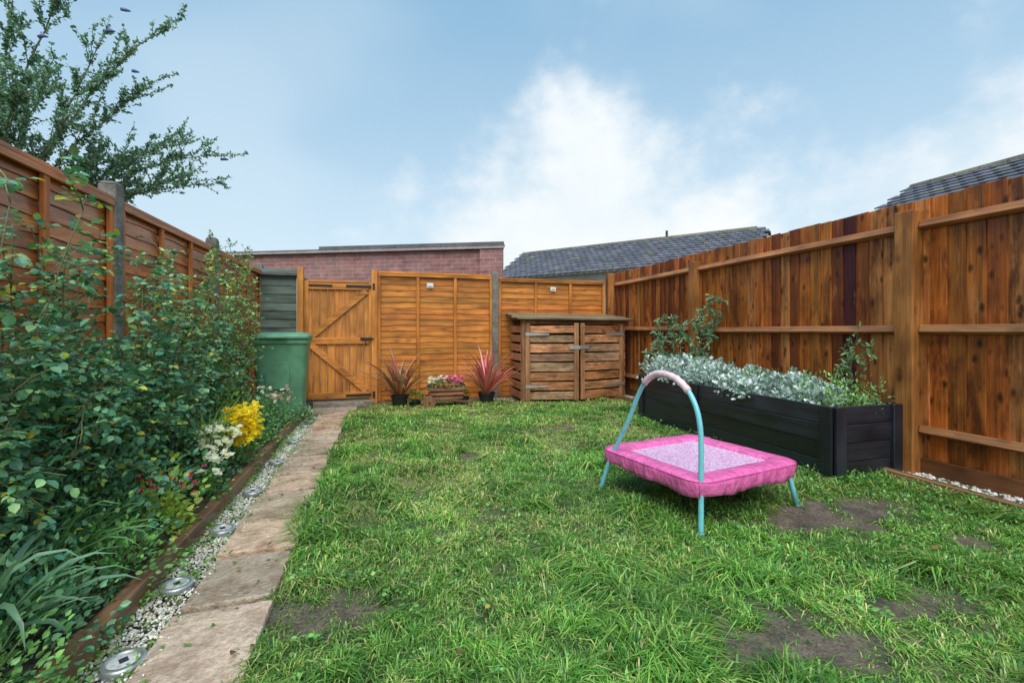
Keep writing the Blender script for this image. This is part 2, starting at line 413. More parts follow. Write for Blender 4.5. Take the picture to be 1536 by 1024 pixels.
# ---------------------------------------------------------------- fences
ORANGE=(.57,.205,.035); LBROWN=(.54,.175,.042)
def lap_panel(parent,org,ang,length,z0,z1,col,mat_b,nb=4,tag='',tilt=-5.5):
    M=rotz(ang); o=Vector(org)
    def P(x,y,z): return M@Vector((x,y,0))+Vector((o.x,o.y,z))
    b=B(); z=z0+.03; pitch=.084
    while z<z1-.04:
        rot=M@Matrix.Rotation(math.radians(tilt),3,'X')@Matrix.Rotation(R(-.0035,.0035),3,'Y')
        n=14; vs=[];hh=.105
        ph=R(0,9)
        for i in range(n+1):
            u=-length/2+.02+(length-.04)*i/n
            e=.006*math.sin(u*5+ph)+.004*math.sin(u*13+ph*2)+R(-.0015,.0015)
            for (yy,zz) in ((-.005,-hh/2+e),(.005,-hh/2+e),(.005,hh/2),(-.005,hh/2)):
                vs.append(rot@Vector((u,yy,zz))+P(length/2,0,z+.03))
        fs=[(i*4+k,(i+1)*4+k,(i+1)*4+(k+1)%4,i*4+(k+1)%4) for i in range(n) for k in range(4)]
        b.add(vs,fs,jit(col,.14,.06)); z+=pitch
    b.build('lap_boards'+tag,mat_b,parent)
    b=B()
    for i in range(nb):
        x=.02+(length-.04)*i/(nb-1)
        for yy in (-.026,.026):
            b.box(P(x,yy,(z0+z1)/2),(.042,.022,z1-z0-.03),jit(col,.1),M)
    b.build('battens'+tag,WZ2,parent,.002)
    b=B(); b.box(P(length/2,0,z1),(length,.085,.022),jit(col,.1),M)
    b.box(P(length/2,-.034,z1-.03),(length-.02,.022,.035),jit(col,.1),M)
    b.build('capping'+tag,mat_b,parent,.002)

def conc_post(parent,x,y,h,nm='concrete_post'):
    b=B(); b.box((x,y,h/2),(.095,.10,h),(.3,.3,.3)); b.box((x,y,h+.012),(.095,.10,.024),(.3,.3,.3),None,.7)
    return b.build(nm,CONC,parent,.008,seg=2)
e=empty('lap_panel_fence')
lap_panel(e,(-.05,6.77),0,1.68,.02,1.87,ORANGE,WX,4)
lap_panel(e,(1.73,6.77),0,1.80,.02,1.84,(.50,.175,.032),WX,4,'_2')
conc_post(e,1.68,6.77,1.92)
b=B(); b.box((.84,6.765,-.0),(1.6,.04,.1),(.3,.15,.06)); b.box((2.6,6.765,-.0),(1.8,.04,.1),(.3,.15,.06)); b.build('gravel_board',WX,e)
b=B(); b.box((.69,6.725,1.705),(.095,.004,.07),(.75,.74,.7)); b.box((.69,6.722,1.69),(.07,.003,.012),(.15,.15,.15)); b.box((2.62,6.725,1.70),(.09,.004,.065),(.75,.74,.7)); b.box((2.62,6.722,1.69),(.06,.003,.012),(.15,.15,.15)); b.build('label_plate',COLM,e)
e=empty('lap_panel_fence')
for i,(y0,y1) in enumerate(((-.2,1.58),(1.64,3.37),(3.46,5.14),(5.23,6.96))):
    lap_panel(e,(-1.62,y0),math.pi/2,y1-y0,.08,1.86,LBROWN,WL,4,'_%d'%i,-6)
for y in (1.61,3.415,5.185,7.0): conc_post(e,-1.62,y,1.95)

# right fence
e=empty('feather_edge_fence'); b=B(); y=-.5
while y<6.95:
    c=jit((.44,.125,.020),.22,.12)
    if abs(y-2.93)<.06: c=(.07,.012,.018)
    elif random.random()<.15: c=jit((.56,.21,.055),.1)
    elif random.random()<.18: c=jit((.24,.058,.012),.15)
    b.box((3.80,y,1.01+R(-.006,.006)),(.014,.122,1.99),c,rotz(math.radians(-6))@Matrix.Rotation(R(-.002,.002),3,'X')); y+=.106
b.build('boards',WZ,e,.002)
b=B()
for z in (1.80,1.06,.33):
    for (y0,y1) in ((-.6,2.33),(2.47,4.70),(4.82,6.9)):
        b.box((3.755,(y0+y1)/2,z+R(-.01,.01)),(.055,y1-y0,.055),jit((.44,.185,.07),.1),Matrix.Rotation(R(-.003,.003),3,'X')@Matrix.Rotation(.35,3,'Y'))
b.box((3.77,3.1,.06),(.025,7.4,.14),(.22,.085,.03))
b.build('rails',WY,e,.004)
b=B()
for y,h in ((.02,1.92),(2.40,1.92),(4.76,1.89)):
    b.box((3.735,y,h/2),(.115,.125,h),jit((.40,.16,.04),.06))
b.box((3.62,6.73,.99),(.11,.11,1.98),(.42,.165,.042))
b.build('posts',WPOST,e,.008,seg=2)

# gate
e=empty('wooden_gate'); GC=(.60,.24,.05)
b=B()
for i in range(9):
    b.box((-.955+i*.0965,6.76,.9),(.090,.02,1.62),jit(GC,.12,.04))
b.build('boards',WZ2,e,.006)
b=B()
for x in (-.985,-.14): b.box((x,6.757,.9),(.055,.042,1.66),jit(GC,.06))
b.build('stiles',WZ2,e,.004)
b=B()
for z in (1.655,.90,.14): b.box((-.5625,6.733,z),(.79,.026,.085),jit(GC,.08))
for (x0,z0,x1,z1) in ((-.93,.955,-.20,1.60),(-.93,.85,-.20,.19)):
    dx,dz=x1-x0,z1-z0; b.box(((x0+x1)/2,6.732,(z0+z1)/2),(math.hypot(dx,dz),.022,.082),jit(GC,.08),Matrix.Rotation(-math.atan2(dz,dx),3,'Y'))
b.box((-.5625,6.757,1.725),(.79,.044,.03),GC)
b.build('ledges_and_braces',WX,e,.003)
b=B()
for x,h in ((-1.055,1.90),(-.09,1.90)): b.box((x,6.75,h/2),(.08,.09,h),jit(GC,.08))
b.build('gate_posts',WZ2,e,.005)
b=B()
for z in (1.665,.14):
    b.box((-.29,6.714,z),(.36,.008,.03),(0,0,0)); b.box((-.10,6.70,z),(.03,.012,.09),(0,0,0))
b.box((-.20,6.706,.93),(.16,.012,.035),(0,0,0)); b.tube([(-.24,6.69,.93),(-.1,6.69,.93)],.009,8); b.tube([(-.21,6.70,.90),(-.21,6.67,.87),(-.21,6.67,.83)],.007,6)
b.box((-.80,6.714,1.665),(.30,.008,.025),(0,0,0))
b.build('hinges_and_latch',BLACKM,e,.001)
e=empty('garden_shed'); b=B(); z=.05
while z<1.78:
    b.box((-1.36,6.93,z+.06),(.46,.02,.118),jit((.13,.18,.15),.12),Matrix.Rotation(-.08,3,'X')); z+=.115
b.box((-1.36,7.45,.9),(.45,1.0,1.75),(.11,.15,.13)); b.box((-1.36,7.4,1.82),(.52,1.1,.03),(.12,.12,.12))
b.build('cladding',WX,e,.002)
b=B(); b.box((-1.125,6.915,.92),(.02,.03,1.76),(.5,.5,.48)); b.build('corner_trim',COLM,e)

# ---------------------------------------------------------------- wooden store
e=empty('wooden_storage_cupboard'); SC=(.34,.155,.07)
bz=B()
for (x,y) in ((1.94,6.16),(3.54,6.20),(1.94,6.68),(3.54,6.68)): bz.box((x,y,.6),(.06,.06,1.18),jit((.30,.15,.07),.1))
bz.build('frame_posts',WZw,e,.004)
bx=B()
bx.box((2.74,6.15,1.165),(1.66,.03,.06),jit(SC)); bx.box((2.74,6.17,.04),(1.54,.04,.06),jit(SC))
for i in range(8): bx.box((2.74,6.70,.12+i*.135),(1.6,.02,.12),jit((.1,.06,.04),.2))
byb=B()
for i in range(8):
    byb.box((1.915,6.42,.12+i*.135),(.02,.52,.1),jit(SC,.25)); byb.box((3.565,6.42,.12+i*.135),(.02,.52,.1),jit(SC,.25))
byb.build('side_slats',WY,e,.003)
for i in range(6):
    tt=i/5; bx.box((2.74+R(-.01,.01),6.10+tt*.58,1.215+tt*.075),(1.80+R(-.04,.04),.120,.022),jit((.24,.19,.11),.3),Matrix.Rotation(.13,3,'X')@Matrix.Rotation(R(-.006,.006),3,'Y'))
bx.build('top_and_back',WXw,e,.003)
for side,(hx,sg) in enumerate(((1.965,1),(3.525,-1))):
    ang=-sg*math.radians(9.5) 
    M=rotz(ang); o=Vector((hx,6.135 if side==0 else 6.16,0)); W=.775
    P=lambda u,v,z: M@Vector((u*sg,v,0))+Vector((o.x,o.y,z))
    bd=B()
    for i in range(8):
        big=R(.1,.125)
        bd.box(P(W/2,0,.115+i*.135),(W-.01,.02,big),jit([(.44,.18,.075),(.32,.13,.055),(.54,.25,.11),(.36,.21,.12)][random.randint(0,3)],.15),M@Matrix.Rotation(R(-.012,.012),3,'Y'))
    bd.build('door_slats',WXw,e,.003)
    bd=B()
    for u in (.035,W-.035): bd.box(P(u,-.022 if u>.3 else -.02,.60),(.065,.02,1.1),jit((.40,.19,.085),.1),M)
    bd.build('door_stiles',WZw,e,.003)
    bd=B()
    for z in (.99,.25):
        vs=[P(.0,-.034,z+.022),P(.0,-.034,z-.022),P(.34,-.034,z-.008),P(.34,-.034,z+.008)]
        vs+= [v+Vector((0,-.005,0)) for v in vs]
        bd.add(vs,[(0,1,2,3),(7,6,5,4),(0,4,5,1),(1,5,6,2),(2,6,7,3),(3,7,4,0)],(.5,.5,.5))
    bd.build('strap_hinges',METAL,e)
    bd=B(); bd.box(P(W-.06,-.036,.80),(.16,.006,.045),(.5,.5,.5),M); bd.build('latch',METAL,e,.001)

# ---------------------------------------------------------------- planter
e=empty('raised_planter_box'); x0,x1,y0,y1=2.945,3.545,2.35,4.72; BC=(.018,.020,.029)
b=B()
for x in (x0,x1):
    for i in range(4): 
        for (a,c_) in ((y0,(y0+y1)/2+.2),((y0+y1)/2+.2,y1)):
            b.box((x+R(-.003,.003),(a+c_)/2,.09+i*.125+R(-.002,.002)),(.024,c_-a-.006,.1225),jit(BC,.45))
b.build('side_boards',BLKY,e,.003)
b=B()
for y in (y0,y1):
    for i in range(4): b.box(((x0+x1)/2,y+R(-.003,.003),.09+i*.125),(x1-x0-.03,.024,.1225),jit(BC,.45))
b.build('end_boards',BLKX,e,.003)
b=B()
for y in (y0-.004,y1+.004):
    for x in (x0+.035,x1-.04): b.box((x,y-.02 if y<3 else y+.02,.265),(.085,.025,.53),jit(BC,.2))
for y in (y0+.03,3.74,y1-.04): b.box((x0-.024,y,.265),(.022,.085,.53),jit(BC,.2))
b.build('corner_posts',BLKZ,e,.004)
b=B(); b.box(((x0+x1)/2,(y0+y1)/2,.44),(x1-x0-.03,y1-y0-.03,.04),(.04,.03,.02)); b.build('compost',SOIL,e)
L=Leaves()
for i in range(115):
    cx,cy=R(2.97,3.48),R(2.6,4.70); hh=R(.08,.24)+(.06 if cy>3.6 else 0); rr=R(.07,.13)
    for k in range(95):
        a=R(0,6.28); el=R(0,1.5); d=Vector((math.cos(a)*math.cos(el),math.sin(a)*math.cos(el),math.sin(el)))
        q=R(.5,1); L.put((cx+d.x*rr*q,cy+d.y*rr*q,.47+hh*d.z*q),d+RV()*.7,R(.025,.055))
L.build('silver_ragwort',lobedT(),[(.50,.60,.55),(.34,.47,.41),(.66,.75,.71),(.18,.32,.18)],[.38,.27,.22,.13],SILVER,None,.5,.9,.2)
L=Leaves()
for i in range(60):
    cx,cy=random.choice([(R(3.05,3.5),R(2.4,2.85)),(R(3.2,3.5),R(3.2,4.4))]); rr=R(.06,.13); hz=R(.10,.30)
    for k in range(60):
        a=R(0,6.28); el=R(0,1.5); d=Vector((math.cos(a)*math.cos(el),math.sin(a)*math.cos(el),math.sin(el))); q=R(.3,1)
        L.put((cx+d.x*rr*q,cy+d.y*rr*q,.46+hz*d.z*q),d+RV()*.6,R(.015,.034))
L.build('planter_greenery',leafT(.26),[(.15,.33,.08),(.24,.45,.13),(.34,.5,.24)],None,LEAF,None)

def shoot_plant(name,stems,nl,size,cols,T,stemcol=(.1,.08,.04),w=None,spread=.05,rad=.004,sub=0,sublen=.2,mat=None,up=.8):
    e=empty(name); b=B(); L=Leaves()
    def leaves(pts,n,sz):
        for k in range(n):
            i=random.randint(0,len(pts)-2); t_=R(0,1); p=pts[i].lerp(pts[i+1],t_); d=(pts[i+1]-pts[i]).normalized()
            a=(d*.6+RV()+Vector((0,0,.1)))
            L.put(p+RV()*R(0,spread),a,sz*R(.6,1.25))
    for s in stems:
        pts=curve(s[0],s[1],9,s[2] if len(s)>2 else (0,0,0),.012)
        b.tube(pts,[rad*(1-.6*i/9) for i in range(10)],5,jit(stemcol,.2)); leaves(pts,nl,size)
        for k in range(sub):
            p=pts[random.randint(2,9)]; q=p+(RV()+Vector((0,0,.2)))*sublen*R(.4,1)
            pp=curve(p,q,4,(0,0,R(-.02,.03)),.008); b.tube(pp,[rad*.5]*5,4,jit(stemcol,.2)); leaves(pp,max(3,int(nl*.35)),size)
    b.build('stems',BARK,e,0,True); L.build('leaves',T,cols,w,mat or LEAF,e,up,.6)
    return e
shoot_plant('climbing_plant',[((3.5,4.5,.45),(3.66,4.50,1.30),(-.05,.05,0)),((3.45,4.6,.45),(3.64,4.36,1.38),(-.05,0,0)),((3.45,4.7,.45),(3.55,4.95,1.14),(0,.05,0)),((3.4,4.7,.45),(3.5,5.2,.98),(0,.05,0)),((3.5,4.5,.45),(3.67,4.28,1.26),(0,0,0)),((3.4,4.7,.45),(3.55,5.3,1.14),(0,.05,0)),((3.4,4.65,.5),(3.4,5.2,.75),(0,.05,.1)),((3.5,4.5,.45),(3.64,4.42,1.1),(-.04,0,0)),((3.45,4.6,.45),(3.6,4.75,1.05),(-.05,0,0))],44,.066,[(.16,.31,.15),(.22,.38,.20),(.11,.24,.12),(.34,.46,.30)],leafT(.17),(.12,.1,.05),None,.03,.004,9,.14)
shoot_plant('climbing_plant',[((3.4,2.62,.45),(3.62,2.68,1.10),(0,.03,0)),((3.42,2.66,.45),(3.58,2.6,.95),(0,-.02,0)),((3.42,2.7,.45),(3.6,2.8,.88)),((3.4,2.6,.45),(3.6,2.72,1.0),(0,.03,0))],24,.052,[(.15,.29,.11),(.21,.36,.15)],leafT(.18),(.12,.08,.05),None,.02,.003,5,.1)

# ---------------------------------------------------------------- trampoline
e=empty('toddler_trampoline'); ang=math.atan2(.15,.80); M=rotz(ang); cx,cy=1.862,2.375; W,D=.84,.80
t=NT('pink_vinyl'); ob=t.n('TexCoord').outputs['Object']
n1=t.noise(t.scl(ob,(1,1,.6)),14,3,.55)
c=t.mix(1,(.80,.15,.42,1),t.ramp(n1,[(.3,.80),(.7,1.1)]),'MULTIPLY')
PINK=t.out(t.bsdf(c,.30,n1,.9,.035,Specular_IOR_Level=.55))
t=NT('jump_mat'); ob=t.n('TexCoord').outputs['Object']
vo=t.n('TexVoronoi',None,Vector=ob,Scale=150.).outputs['Color']; vv=t.n('SeparateColor',None,i0=vo).outputs[0]
c=t.ramp(vv,[(.2,(.50,.24,.44)),(.5,(.62,.37,.56)),(.85,(.78,.58,.74))])
JM=t.out(t.bsdf(c,.6))
def resample(ps,n):
    ps=[Vector(p) for p in ps]; L_=[0]
    for i in range(len(ps)): L_.append(L_[-1]+(ps[(i+1)%len(ps)]-ps[i]).length)
    out=[];j=0
    for k in range(n):
        s_=L_[-1]*k/n
        while L_[j+1]<s_: j+=1
        out.append(ps[j].lerp(ps[(j+1)%len(ps)],(s_-L_[j])/max(1e-9,L_[j+1]-L_[j])))
    return out
spec=[(.270,.60,.56,.05,0),(.284,.612,.572,.055,.0004),(.294,.64,.60,.06,.0008),(.298,.70,.66,.075,.0012),(.296,.79,.75,.085,.0014),(.290,W-.005,D-.005,.1,.0016),(.280,W+.012,D+.012,.105,.002),(.255,W+.014,D+.014,.105,.003),(.228,W+.010,D+.010,.105,.006),(.204,W+.004,D+.004,.1,.010),(.200,W-.02,D-.02,.1,.006)]
rings=[]
for si,(z,w,d,r,wr) in enumerate(spec):
    ps=resample(rrect(cx,cy,z,w,d,r,8,M),200); out=[]
    for i,p in enumerate(ps):
        o=(p-Vector((cx,cy,z))).normalized(); a=i/200*6.2832
        k=.6*math.sin(a*13+.5*si)+.5*math.sin(a*29+1.3+si*.6)+.6*math.sin(a*7+2)+.25*math.sin(a*51+si)
        out.append(p+o*wr*k*.8+Vector((0,0,wr*.8*math.sin(a*9+si*.2))))
    rings.append(out)
b=B(); b.loft(rings,(1,1,1),False,False); b.build('padded_skirt',PINK,e,0,True)
b=B(); b.loft([resample(rrect(cx,cy,.274,.63,.59,.05,8,M),60),resample(rrect(cx,cy,.270,.3,.28,.03,8,M),60)],(1,1,1),False,True); b.build('jump_mat',JM,e)
b=B()
for (u,v) in ((1,1),(-1,1),(-1,-1),(1,-1)):
    a=M@Vector((u*.295,v*.275,0)); c2=M@Vector((u*(W/2-.025),v*(D/2-.025),0))
    b.tube([(cx+a.x,cy+a.y,.296),(cx+.6*c2.x+.4*a.x,cy+.6*c2.y+.4*a.y,.300),(cx+c2.x*.99,cy+c2.y*.99,.290),(cx+c2.x*1.012,cy+c2.y*1.012,.262),(cx+c2.x*1.0,cy+c2.y*1.0,.215)],.0015,5,(.62,.10,.32))
rim=resample(rrect(cx,cy,.2835,W+.013,D+.013,.105,8,M),120); b.tube(rim+[rim[0]],.0026,6,(.62,.09,.32))
b.build('seams',COLM,e,0,True)
t=NT('turquoise_paint'); ob=t.n('TexCoord').outputs['Object']
TQ=t.out(t.bsdf(t.mix(1,(.20,.60,.68,1),t.ramp(t.noise(ob,30,4),[(.3,.85),(.7,1.08)]),'MULTIPLY'),.32,Coat_Weight=.2))
def cr(pts,n=8):
    P=[Vector(p) for p in pts]; P=[P[0]*2-P[1]]+P+[P[-1]*2-P[-2]]; out=[]
    for i in range(1,len(P)-2):
        for k in range(n):
            t_=k/n; a,b_,c_,d_=P[i-1],P[i],P[i+1],P[i+2]
            out.append(.5*((2*b_)+(c_-a)*t_+(2*a-5*b_+4*c_-d_)*t_*t_+(3*b_-a-3*c_+d_)*t_**3))
    out.append(P[-2]); return out
arch=cr([(1.555,1.94,0.0),(1.558,1.942,.3),(1.56,1.95,.55),(1.555,2.0,.69),(1.54,2.09,.775),(1.525,2.19,.803),(1.508,2.29,.79),(1.49,2.385,.70),(1.455,2.49,.47),(1.405,2.61,.22),(1.37,2.68,0.0)],8)
b=B(); b.tube(arch,.0135,14); 
b.tube([(2.36,2.10,0),(2.30,2.12,.24)],.0145,12); b.tube([(2.19,2.84,0),(2.13,2.79,.24)],.0145,12)
fr=resample(rrect(cx,cy,.235,W-.04,D-.04,.08,8,M),60); b.tube(fr+[fr[0]],.012,8)
b.build('frame_and_handle',TQ,e,0,True)
b=B()
i0=[i for i,p in enumerate(arch) if p.z>.72]; seg=arch[min(i0):max(i0)+1]
b.tube(seg,[.019+.0014*math.sin(i*2.1) for i in range(len(seg))],14,(.85,.6,.66))
b.build('foam_grip',COLM,e,0,True)
b=B()
for p in ((1.555,1.94),(1.37,2.68),(2.36,2.10),(2.19,2.84)): b.tube([(p[0],p[1],-.002),(p[0],p[1],.025)],.0185,12,(.1,.35,.4))
b.build('feet_caps',COLM,e,0,True)

# ---------------------------------------------------------------- wheelie bin
e=empty('wheelie_bin'); bx_,by_=-1.09,5.78; M=rotz(.08)
t=NT('green_plastic'); ob=t.n('TexCoord').outputs['Object']
GP=t.out(t.bsdf(t.mix(1,(.12,.31,.18,1),t.ramp(t.noise(ob,6,5),[(.3,.75),(.7,1.2)]),'MULTIPLY'),.5))
b=B(); b.loft([rrect(bx_,by_,.06,.44,.52,.06,5,M),rrect(bx_,by_,.5,.50,.58,.06,5,M),rrect(bx_,by_,.90,.55,.64,.06,5,M),rrect(bx_,by_,.905,.59,.68,.06,5,M),rrect(bx_,by_,.955,.59,.68,.06,5,M)],(1,1,1)); b.build('body',GP,e,0,False)
b=B(); b.loft([rrect(bx_,by_-.01,.957,.60,.71,.06,5,M),rrect(bx_,by_-.01,.985,.60,.71,.06,5,M),rrect(bx_,by_,1.01,.54,.64,.08,5,M),rrect(bx_,by_+.02,1.025,.38,.48,.08,5,M)],(1,1,1))
b.tube([(bx_-.24,by_+.36,.99),(bx_+.24,by_+.36,.99)],.016,8); b.box((bx_,by_-.37,.97),(.2,.04,.02)); b.build('lid',GP,e,.004)
b=B(); b.box((bx_,by_-.305,.55),(.24,.01,.3)); b.build('front_panel',GP,e,.004)
b=B()
for s in (-1,1): b.tube([(bx_+s*.2,by_+.27,.1),(bx_+s*.27,by_+.27,.1)],.1,20,(.02,.02,.02))
b.build('wheels',COLM,e)

# ---------------------------------------------------------------- pots / phormium / barrow
def straps(b,c,n,L0,w,cols,spread=1.0,droop=.5,rb=.03,seg=7):
    for i in range(n):
        a=R(0,6.283); ln=L0*R(.55,1.1); d=Vector((math.cos(a),math.sin(a),0)); s=Vector((-d.y,d.x,0))
        s=(s+Vector((0,0,R(-.5,.5)))).normalized(); tilt=R(.1,1.0)*spread; dr=droop*R(.4,1.4)
        p=Vector(c)+d*rb*R(0,1); vs=[];cc=jit(random.choice(cols),.2,.08)
        th=math.pi/2-tilt*.7
        for k in range(seg+1):
            t_=k/seg; ww=w*(1-t_**2.2)*(.6+.8*min(1,t_*3))*.5+.0004
            vs+=[p-s*ww,p+Vector((0,0,-ww*.5)),p+s*ww]
            p=p+(d*math.cos(th)+Vector((0,0,math.sin(th))))*(ln/seg); th-=dr*1.6*t_
        fs=[]
        for k in range(seg): fs+=[(3*k,3*k+1,3*k+4,3*k+3),(3*k+1,3*k+2,3*k+5,3*k+4)]
        b.add(vs,fs,cc)
def pot(parent,x,y,r,h,col=(.012,.012,.013)):
    ring=lambda rr_,z:[Vector((x+rr_*math.cos(6.2832*i/24),y+rr_*math.sin(6.2832*i/24),z)) for i in range(24)]
    b=B(); b.loft([ring(r*.75,0),ring(r*.97,h*.88),ring(r*1.06,h*.89),ring(r*1.06,h),ring(r*.93,h),ring(r*.9,h*.85)],col); b.build('pot',COLM,parent,0,False)
for (x,y,cols,n) in ((.24,6.26,[(.36,.10,.09),(.48,.24,.14),(.26,.18,.08),(.52,.32,.22)],85),(1.42,6.21,[(.68,.15,.2),(.72,.30,.28),(.42,.09,.1),(.46,.28,.14)],95)):
    e=empty('potted_phormium'); pot(e,x,y,.115,.18)
    b=B(); straps(b,(x,y,.15),n,.72,.026,cols,1.4,.22); b.build('leaves',LEAF,e,0,True)
e=empty('potted_plant'); pot(e,.44,6.28,.085,.10); L=Leaves()
for k in range(260):
    d=RV(); d.z=abs(d.z); L.put(Vector((.44,6.28,.1))+Vector((d.x*.12,d.y*.1,d.z*.1)),d+RV()*.4,R(.02,.04))
L.build('leaves',leafT(.3),[(.13,.32,.06),(.2,.4,.09)],None,LEAF,e)
e=empty('potted_plant'); pot(e,1.13,6.32,.06,.12,(.03,.03,.03)); L=Leaves()
for k in range(120):
    d=RV(); d.z=abs(d.z); L.put(Vector((1.13,6.32,.12))+Vector((d.x*.07,d.y*.07,d.z*.08)),d+RV()*.4,R(.02,.035))
L.build('leaves',leafT(.3),[(.12,.25,.06)],None,LEAF,e)
e=empty('wheelbarrow_planter'); b=B(); cx_,cy_=.86,6.28
for s in (-1,1):
    for i in range(3): b.tube([(cx_-.22,cy_+s*(.10+.012*i),.12+i*.06),(cx_+.22,cy_+s*(.10+.012*i),.12+i*.06)],.03,9,jit((.30,.14,.07),.2))
for s in (-1,1):
    for i in range(3): b.tube([(cx_+s*(.19+.015*i),cy_-.11,.12+i*.06),(cx_+s*(.19+.015*i),cy_+.11,.12+i*.06)],.029,9,jit((.30,.14,.07),.2))
b.box((cx_,cy_,.14),(.34,.2,.08),(.04,.03,.02))
for s in (-1,1): b.box((cx_+.05,cy_+s*.15,.10),(.62,.025,.03),jit((.22,.12,.06)),Matrix.Rotation(.12,3,'Y'))
for s in (-1,1): b.box((cx_+.15,cy_+s*.12,.04),(.03,.03,.12),jit((.22,.12,.06)))
b.build('log_body',WXw,e,.003)
b=B(); b.tube([(cx_-.24,cy_-.175,.085),(cx_-.24,cy_-.14,.085)],.085,18,(.24,.12,.06)); b.tube([(cx_-.24,cy_-.2,.085),(cx_-.24,cy_+.16,.085)],.014,8,(.1,.06,.03)); b.build('wheel',WZw,e,.003)
L=Leaves()
for k in range(480):
    d=RV(); d.z=abs(d.z); L.put(Vector((cx_,cy_,.26))+Vector((d.x*.25,d.y*.13,d.z*.10)),d+RV()*.4,R(.025,.045))
L.build('cyclamen_leaves',leafT(.4),[(.10,.2,.09),(.2,.32,.18),(.35,.42,.33)],None,LEAF,e)
def blooms(name,spots,cols,size,parent,petals=6):
    L=Leaves()
    for c in spots:
        n=(RV()*.5+Vector((0,-.3,.8))).normalized(); x=n.orthogonal().normalized(); y=n.cross(x); o=R(0,6)
        for lay in (0,1):
            for k in range(petals):
                a=o+6.2832*(k+.5*lay)/petals; L.put(c,x*math.cos(a)+y*math.sin(a)+n*(R(.1,.4)+.7*lay),size*R(.8,1.15)*(1-.25*lay))
    L.build(name,leafT(.42,.05,.1),cols,None,PETAL,parent,1,.3,.08)
blooms('pink_flowers',[Vector((cx_+R(-.02,.23),cy_+R(-.12,.1),.385+R(-.05,.04))) for i in range(34)],[(.85,.12,.42),(.9,.4,.6)],.032,e,5)
blooms('white_flowers',[Vector((cx_+R(-.24,.02),cy_+R(-.12,.1),.375+R(-.05,.04))) for i in range(34)],[(.9,.88,.82)],.03,e,5)

# ---------------------------------------------------------------- buildings
t=NT('painted_brick'); ob=t.n('TexCoord').outputs['Object']; sp=t.n('SeparateXYZ',None,i0=ob)
v=t.n('CombineXYZ',None,i0=t.math('ADD',sp.outputs[0],sp.outputs[1]),i1=sp.outputs[2]).outputs[0]
br=t.n('TexBrick',{'offset':.5},Vector=v,Color1=(.38,.165,.14,1),Color2=(.26,.115,.115,1),Mortar=(.40,.28,.25,1),Scale=1.0,Brick_Width=.225,Row_Height=.075)
br.inputs['Mortar Size'].default_value=.006; br.inputs['Mortar Smooth'].default_value=.3
n=t.noise(ob,7,3); n2=t.noise(ob,1.2,4,.6)
c=t.mix(1,br.outputs[0],t.ramp(n,[(.3,.68),(.7,1.2)]),'MULTIPLY'); c=t.mix(t.ramp(n2,[(.45,0),(.75,.3)]),c,(.45,.33,.31,1))
BRICK=t.out(t.bsdf(c,.8,br.outputs['Fac'],-.4,.01))
def place(ob,loc,ang): ob.location=loc; ob.rotation_euler=(0,0,ang)
e=empty('brick_garage'); p1=Vector((-2.9,10.52,0)); p2=Vector((2.2,8.2,0)); dv=p2-p1; Lg=dv.length
b=B(); b.prism([(0,0),(Lg,0),(Lg-1.0,4),(-.5,4)],0,2.6,(1,1,1)); b.box((Lg-.22,-.03,1.28),(.44,.06,2.56),(1,1,1)); b.build('walls',BRICK,e)
FELT=simple('roof_felt',(.13,.13,.14),.8,30,.3,.3)
b=B(); b.prism([(-.06,-.08),(Lg+.04,-.08),(Lg-.98,4.06),(-.56,4.06)],2.602,2.64,(1,1,1)); b.prism([(Lg*.34,-.05),(Lg+.02,-.05),(Lg-1.0,4.0),(Lg*.3,4.0)],2.642,2.70,(1,1,1)); b.build('flat_roof',FELT,e)
b=B(); b.box((Lg/2,-.075,2.59),(Lg+.06,.02,.04),(.38,.30,.28)); b.build('fascia',COLM,e,.002)
place(e,p1,math.atan2(dv.y,dv.x))

